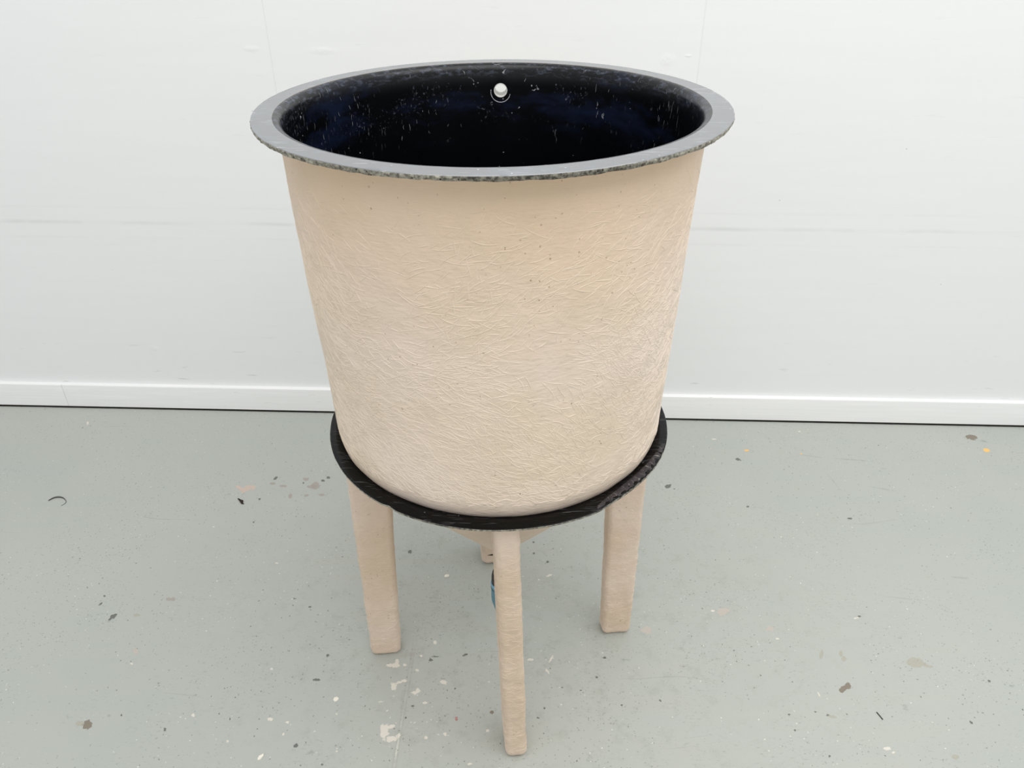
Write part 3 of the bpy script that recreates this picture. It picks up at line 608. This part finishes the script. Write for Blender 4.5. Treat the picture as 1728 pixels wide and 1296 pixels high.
# overflow hole through the back wall of the tank, with a short white pipe
HX, HZ, HR = .0085, 1.2445, .0125
hy = math.sqrt(rout(HZ)**2-HX**2)
def tube_bm(ro, ri, y0, y1, n=40, cham=0):
    bm = bmesh.new(); rings = []
    for (r, y) in ((ro, y0), (ro, y1), (ri, y1), (ri, y0)):
        rings.append([bm.verts.new((HX+r*math.cos(2*PI*k/n), y, HZ+r*math.sin(2*PI*k/n))) for k in range(n)])
    for i in range(4):
        A, B = rings[i], rings[(i+1) % 4]
        for k in range(n): bm.faces.new((A[k], A[(k+1) % n], B[(k+1) % n], B[k]))
    return bm
cb = bmesh.new(); bmesh.ops.create_cone(cb, cap_ends=True, segments=48, radius1=HR+.0012, radius2=HR+.0012, depth=.12)
bmesh.ops.rotate(cb, cent=(0, 0, 0), matrix=Matrix.Rotation(PI/2, 3, 'X'), verts=cb.verts); bmesh.ops.translate(cb, vec=(HX, hy-.005, HZ), verts=cb.verts)
cutter = link('cutter', cb, M_DARK)
for o in (body, lining):
    md = o.modifiers.new('hole', 'BOOLEAN'); md.operation = 'DIFFERENCE'; md.object = cutter; md.solver = 'EXACT'
    dg = bpy.context.evaluated_depsgraph_get(); me = bpy.data.meshes.new_from_object(o.evaluated_get(dg), depsgraph=dg)
    o.modifiers.clear(); o.data = me
    me.set_sharp_from_angle(angle=math.radians(50))
bpy.data.objects.remove(cutter)
rnd = random.Random(11)
ZB0, ZB1 = RING_Z+.016, RIM_Z-.05
def surf_body(u, v):
    a = u/.333; z = ZB0+v
    r = rout(z); q = Vector((r*math.sin(a), -r*math.cos(a), z))
    return fbody(q, a), Vector((math.sin(a), -math.cos(a), -.04)).normalized()
def dens_body(p):
    d = .5+1.3*noise.noise(Vector((p.x*7, p.y*7, p.z*7+3)))
    if abs(math.hypot(p.x-HX, p.z-HZ)) < .03 and p.y > 0: return 0
    left = max(0, -p.x/.3)*.35
    return max(.07, min(1, d))*(1.0 if p.z < 1.02 else max(.12, 1-(p.z-1.02)/.20))*(1-left)
def ang_body(p, rnd):
    base = 1.1*noise.noise(Vector((p.x*4+5, p.y*4, p.z*4)))-.15
    return base+rnd.gauss(0, .5)
strands(body, surf_body, 32000, rnd, 2*PI*.333, ZB1-ZB0, dens_body, ang_body, (.012, .040), (.0011, .0020))
ov = link('overflow_pipe', tube_bm(HR+.001, HR-.0004, hy-.0105, hy+.032), M_PIPE, tank, sharp=40)
ov['label'] = 'short white pipe through the back wall'
# pale scratch part way round the hole, modelled as a thin raised bead
bm = bmesh.new(); prev = None; nb = 60
yin = lambda x, z: math.sqrt(rw(z)**2-x*x)
for i in range(nb+1):
    a = math.radians(165+(350-165)*i/nb); R = .0195+.0004*noise.noise(Vector((i*.4, 0, 0)))
    x = HX+R*math.cos(a); z = HZ-.0035+R*math.sin(a); y = yin(x, z)-.0002
    rr = .0006+.0003*max(0, noise.noise(Vector((i*.35, 5, 0))))
    c = Vector((x, y, z)); rad = Vector((math.cos(a), 0, math.sin(a)))
    cur = [bm.verts.new(c+rad*rr*math.cos(t)+Vector((0, -1, 0))*rr*math.sin(t)) for t in (0, PI/3, 2*PI/3, PI, 4*PI/3, 5*PI/3)]
    if prev:
        for k in range(6): bm.faces.new((prev[k], prev[(k+1) % 6], cur[(k+1) % 6], cur[k]))
    prev = cur
link('scratch_ring', bm, M_SCRATCH, tank)

# legs: laminated box legs, radial, rounded corners and feet
LO, LI, LW = .3228, .2518, .0465
def leg_bm(ang, seed, tshift=(0, 0), cg=(-.007, .007)):
    bm = bmesh.new(); uvl = bm.loops.layers.uv.new('UVMap')
    cxr = (LO+LI)/2; dr0 = (LO-LI)/2
    nz_, nc = 90, 12; rows = []; H = RING_Z-.0075
    er = Vector((math.sin(ang), -math.cos(ang), 0)); et = Vector((math.cos(ang), math.sin(ang), 0))
    prm = None
    for i in range(nz_+1):
        t = i/nz_
        z = .0012+(H-.0012)*(t**1.6 if t < .25 else 0) if False else None
        u = i/nz_
        z = .0008+(H-.0008)*(u*u*2.2 if u < .12 else (.12*.12*2.2+(1-.12*.12*2.2)*(u-.12)/.88))
        foot = max(0, 1-z/.016); ins = .0115*(1-math.sqrt(max(0, 1-foot*foot)))
        up = z/H
        dr = dr0+cg[1]*up-ins; dw = LW/2-.0006*up-ins
        cr = .0125
        loop = []
        for q, (sx, sy) in enumerate(((1, 1), (-1, 1), (-1, -1), (1, -1))):
            for k in range(nc+1):
                a = q*PI/2+PI/2*k/nc
                loop.append((sx*(dr-cr)+cr*math.cos(a), sy*(dw-cr)+cr*math.sin(a)))
            # straight runs get extra points
            nx = ((-1, 1), (-1, -1), (1, -1), (1, 1))[q]
            a = (q+1)*PI/2
            p0 = (sx*(dr-cr)+cr*math.cos(a), sy*(dw-cr)+cr*math.sin(a)); p1 = (nx[0]*(dr-cr)+cr*math.cos(a), nx[1]*(dw-cr)+cr*math.sin(a))
            for s_ in range(1, 6): loop.append((p0[0]+(p1[0]-p0[0])*s_/6, p0[1]+(p1[1]-p0[1])*s_/6))
        row = []
        for (a_, b_) in loop:
            d = noise.noise(Vector((a_*30+seed, b_*30, z*14)))*.0019+noise.noise(Vector((a_*90+seed, b_*90, z*60)))*.0010
            if abs(z-.058) < .004 and seed == 1.0: d += .0008
            l = math.hypot(a_, b_); a2 = a_*(1+d/l); b2 = b_*(1+d/l)
            row.append(bm.verts.new(er*(cxr+cg[0]*up+a2)+et*(b2+tshift[0]+(tshift[1]-tshift[0])*up)+Vector((0, 0, z))))
        rows.append(row)
        if prm is None:
            prm = [0]
            for k in range(1, len(loop)+1): prm.append(prm[-1]+math.dist(loop[k-1], loop[k % len(loop)]))
    m = len(rows[0])
    for i in range(nz_):
        for k in range(m):
            k2 = (k+1) % m
            f = bm.faces.new((rows[i][k], rows[i][k2], rows[i+1][k2], rows[i+1][k]))
            za, zb = rows[i][k].co.z, rows[i+1][k].co.z
            for lp, (u, w_) in zip(f.loops, ((prm[k], za), (prm[k+1], za), (prm[k+1], zb), (prm[k], zb))): lp[uvl].uv = (w_+seed, u)
    bm.faces.new(rows[0]); bm.faces.new(rows[-1])
    return bm
legs = []
for i, da in enumerate((0, -90, 90, 180)):
    ang = PHI+math.radians(da); ts = ((0, -.0165), (0, 0), (0, 0), (.008, .008))[i]; cg = ((-.007, .007), (-.0135, .0105), (-.009, .009), (-.007, .007))[i]
    lg = link('leg', leg_bm(ang, 1.0+i*2.7, ts, cg), M_LEG, tank, sharp=60); legs.append(lg)
    def surf_leg(u, v):
        up = v/(RING_Z-.0075); cr = .0125
        dr = (LO-LI)/2+cg[1]*up-cr; dw = LW/2-.0006*up-cr; q4 = PI*cr/2
        per = 4*(dr+dw)+4*q4; u = u % per
        # walk: +r side, corner, +t side ...
        segs = ((2*dw, Vector((dr+cr, -dw)), Vector((0, 1)), Vector((1, 0))), (2*dr, Vector((dr, dw+cr)), Vector((-1, 0)), Vector((0, 1))),
                (2*dw, Vector((-dr-cr, dw)), Vector((0, -1)), Vector((-1, 0))), (2*dr, Vector((-dr, -dw-cr)), Vector((1, 0)), Vector((0, -1))))
        cen = (Vector((dr, dw)), Vector((-dr, dw)), Vector((-dr, -dw)), Vector((dr, -dw)))
        for q, (l, p0, d_, nn) in enumerate(segs):
            if u <= l: xy = p0+d_*u; break
            u -= l
            if u <= q4:
                t = u/cr+q*PI/2; nn = Vector((math.cos(t), math.sin(t))); xy = cen[q]+nn*cr; break
            u -= q4
        else: xy = segs[0][1]; nn = segs[0][3]
        er = Vector((math.sin(ang), -math.cos(ang), 0)); et = Vector((math.cos(ang), math.sin(ang), 0))
        a_, b_ = xy; sd = 1.0+i*2.7
        d = noise.noise(Vector((a_*30+sd, b_*30, v*14)))*.0019+noise.noise(Vector((a_*90+sd, b_*90, v*60)))*.0010
        l = math.hypot(a_, b_); a2 = a_*(1+d/l); b2 = b_*(1+d/l)
        return er*((LO+LI)/2+cg[0]*up+a2)+et*(b2+ts[0]+(ts[1]-ts[0])*up)+Vector((0, 0, v)), er*nn.x+et*nn.y
    strands(lg, surf_leg, 2300, random.Random(30+i), .22, RING_Z-.01, lambda p: .8 if p.z > .017 else 0, lambda p, r: r.gauss(.1, .45), (.008, .026), (.0010, .0019), height=.0006, mat=M_STRAND_LEG)
ang = PHI+PI
er = Vector((math.sin(ang), -math.cos(ang), 0)); et = Vector((math.cos(ang), math.sin(ang), 0)); pc = er*(LI-.0006)+et*.008
bm = bmesh.new()
w4 = [pc+et*.0075+Vector((0, 0, .0370)), pc-et*.011+Vector((0, 0, .0350)), pc-et*.011+Vector((0, 0, .0415))]
vs = [bm.verts.new(q) for q in w4]+[bm.verts.new(q+er*.004) for q in w4]
for f in ((0, 1, 2), (3, 5, 4), (0, 3, 4, 1), (1, 4, 5, 2), (2, 5, 3, 0)): bm.faces.new([vs[k] for k in f])
sl = link('slot', bm, M_DARK, legs[3], smooth=False); sl['label'] = 'dark wedge-shaped slot low on the leg'
legs[0]['label'] = 'front leg nearest the camera'
legs[1]['label'] = 'left leg'
legs[2]['label'] = 'right leg'
legs[3]['label'] = 'back leg, mostly hidden behind the front leg'

# ------------------------------------------------------------------ small loose things on the floor
# curled strip of dark plastic, standing on its edge
pts = [(-1.4028, .5284), (-1.3959, .5367), (-1.3876, .5421), (-1.3772, .5434), (-1.3648, .5406), (-1.3534, .5322), (-1.346, .5225), (-1.3478, .5129), (-1.3536, .5062)]
def catmull(P, n):
    out = []
    for i in range(len(P)-1):
        p0, p1, p2, p3 = P[max(i-1, 0)], P[i], P[i+1], P[min(i+2, len(P)-1)]
        for k in range(n):
            t = k/n
            out.append(tuple(.5*((2*b)+(-a+c)*t+(2*a-5*b+4*c-d)*t*t+(-a+3*b-3*c+d)*t**3) for a, b, c, d in zip(p0, p1, p2, p3)))
    out.append(P[-1]); return out
cur = catmull(pts, 6); bm = bmesh.new(); prev = None; nC = len(cur)
for i, (x, y) in enumerate(cur):
    a = cur[max(i-1, 0)]; b_ = cur[min(i+1, nC-1)]
    t = Vector((b_[0]-a[0], b_[1]-a[1], 0)).normalized(); nrm = Vector((-t.y, t.x, 0))
    u = i/(nC-1); h = .0006+.0036*math.sin(PI*min(1, u*1.25+.12))**.8 if u < .7 else .0016*(1.1-u)/.4
    lift = .0002; lean = nrm*h*.35
    p = Vector((x, y, lift)); w_ = .0006
    row = [bm.verts.new(p-nrm*w_), bm.verts.new(p+nrm*w_), bm.verts.new(p+nrm*w_+lean+Vector((0, 0, h))), bm.verts.new(p-nrm*w_+lean+Vector((0, 0, h)))]
    if prev:
        for k in range(4): bm.faces.new((prev[k], prev[(k+1) % 4], row[(k+1) % 4], row[k]))
    else: bm.faces.new(row)
    prev = row
bm.faces.new(prev)
M_STRIP = plain('dark_green_grey_plastic', srgb(74, 76, 70), .4)
tag(link('plastic_strip', bm, M_STRIP, sharp=50), 'thin dark curled strip lying on the floor, far left', 'debris')

def flake(name, outline, h, mat, seed=0):
    """small irregular chip: jittered outline, thickness h, slightly domed"""
    bm = bmesh.new(); cx = sum(p[0] for p in outline)/len(outline); cy = sum(p[1] for p in outline)/len(outline)
    rings = []
    for (s_, z) in ((1.0, .0001), (1.0, h*.7), (.8, h), (.4, h*1.1)):
        rings.append([bm.verts.new((cx+(x-cx)*s_+(random.random()-.5)*h*.3, cy+(y-cy)*s_+(random.random()-.5)*h*.3, z*(.8+.4*random.random()) if z > .0002 else z)) for (x, y) in outline])
    n = len(outline)
    for i in range(3):
        for k in range(n): bm.faces.new((rings[i][k], rings[i][(k+1) % n], rings[i+1][(k+1) % n], rings[i+1][k]))
    bm.faces.new(rings[0]); bm.faces.new(rings[-1])
    return link(name, bm, mat, smooth=False)
def blob(x, y, a, b_, rot, n=9, j=.25):
    out = []
    for k in range(n):
        t = 2*PI*k/n; r = 1+(random.random()-.5)*2*j
        u, v = a*r*math.cos(t), b_*r*math.sin(t)
        out.append((x+u*math.cos(rot)-v*math.sin(rot), y+u*math.sin(rot)+v*math.cos(rot)))
    return out
M_CRUMB = plain('dark_brown_dirt', srgb(48, 36, 28), .9, bumpd=.001, var=.4)
M_FLAKE = plain('off_white_paint', srgb(232, 228, 214), .6)
M_SLIV = plain('black_plastic', srgb(38, 40, 38), .4)
tag(flake('dirt_crumb', [(-.8215, .5345), (-.8150, .5330), (-.8085, .5270), (-.8020, .5255), (-.7990, .5200), (-.8010, .5165), (-.7940, .5080), (-.8020, .5095), (-.8090, .5175), (-.8150, .5260)], .0035, M_CRUMB),
    'dark brown crumb of dirt beside the beige chipped patch', 'debris')
tag(flake('paint_flake', blob(-.3845, -.1741, .0062, .0066, .3, 6, .12), .0010, M_FLAKE), 'flat off-white paint flake on the floor left of the front leg', 'paint flake', 'paint flakes lying on the floor')
tag(flake('paint_flake', blob(-.5209, -.3166, .0042, .0070, -.5, 8, .25), .0028, M_FLAKE), 'thick white paint flake near the bottom edge of the floor, lower left', 'paint flake', 'paint flakes lying on the floor')
tag(flake('paint_flake', blob(-.153, .2088, .0068, .0048, .2, 8, .3), .0028, M_FLAKE), 'white paint flake on the floor between the left leg and the back leg', 'paint flake', 'paint flakes lying on the floor')
tag(flake('plastic_sliver', [(.8535, -.2155), (.8560, -.2160), (.8605, -.2290), (.8625, -.2340), (.8600, -.2345), (.8570, -.2260)], .0015, M_SLIV), 'short black sliver on the floor, far right of the tank', 'debris')

# ------------------------------------------------------------------ light
world = bpy.data.worlds.new('room_light'); S.world = world; world.use_nodes = True
bg = world.node_tree.nodes['Background']; bg.inputs[0].default_value = (.97, .99, 1.0, 1); bg.inputs[1].default_value = .70
def area(name, loc, size, sy, power, target, col=(1, 1, 1)):
    l = bpy.data.lights.new(name, 'AREA'); l.shape = 'RECTANGLE'; l.size = size; l.size_y = sy; l.energy = power; l.color = col
    o = bpy.data.objects.new(name, l); COL.objects.link(o); o.location = loc
    o.rotation_euler = (Vector(target)-Vector(loc)).to_track_quat('-Z', 'Y').to_euler(); return o
area('ceiling_light', (.9, -1.3, 4.2), 5.0, 3.6, 128, (.3, 0, .4), (1, .99, .98))

# ------------------------------------------------------------------ camera
cam = bpy.data.cameras.new('camera'); co = bpy.data.objects.new('camera', cam); COL.objects.link(co)
cam.sensor_width = 36; cam.lens = 1314.32/1728*36; cam.clip_start = .02
p, r_ = math.radians(-32.45092), math.radians(-.31234)
F = Vector((0, math.cos(p), math.sin(p))); U = Vector((0, -math.sin(p), math.cos(p))); X = Vector((1, 0, 0))
X2 = X*math.cos(r_)+U*math.sin(r_); U2 = -X*math.sin(r_)+U*math.cos(r_)
co.matrix_world = Matrix(((X2.x, U2.x, -F.x, .02835), (X2.y, U2.y, -F.y, -1.30907), (X2.z, U2.z, -F.z, 1.58691), (0, 0, 0, 1)))
S.camera = co
S.view_settings.view_transform = 'Standard'; S.view_settings.look = 'None'; S.view_settings.exposure = .12; S.view_settings.gamma = 1
try: S.view_settings.use_curve_mapping = False
except Exception: pass
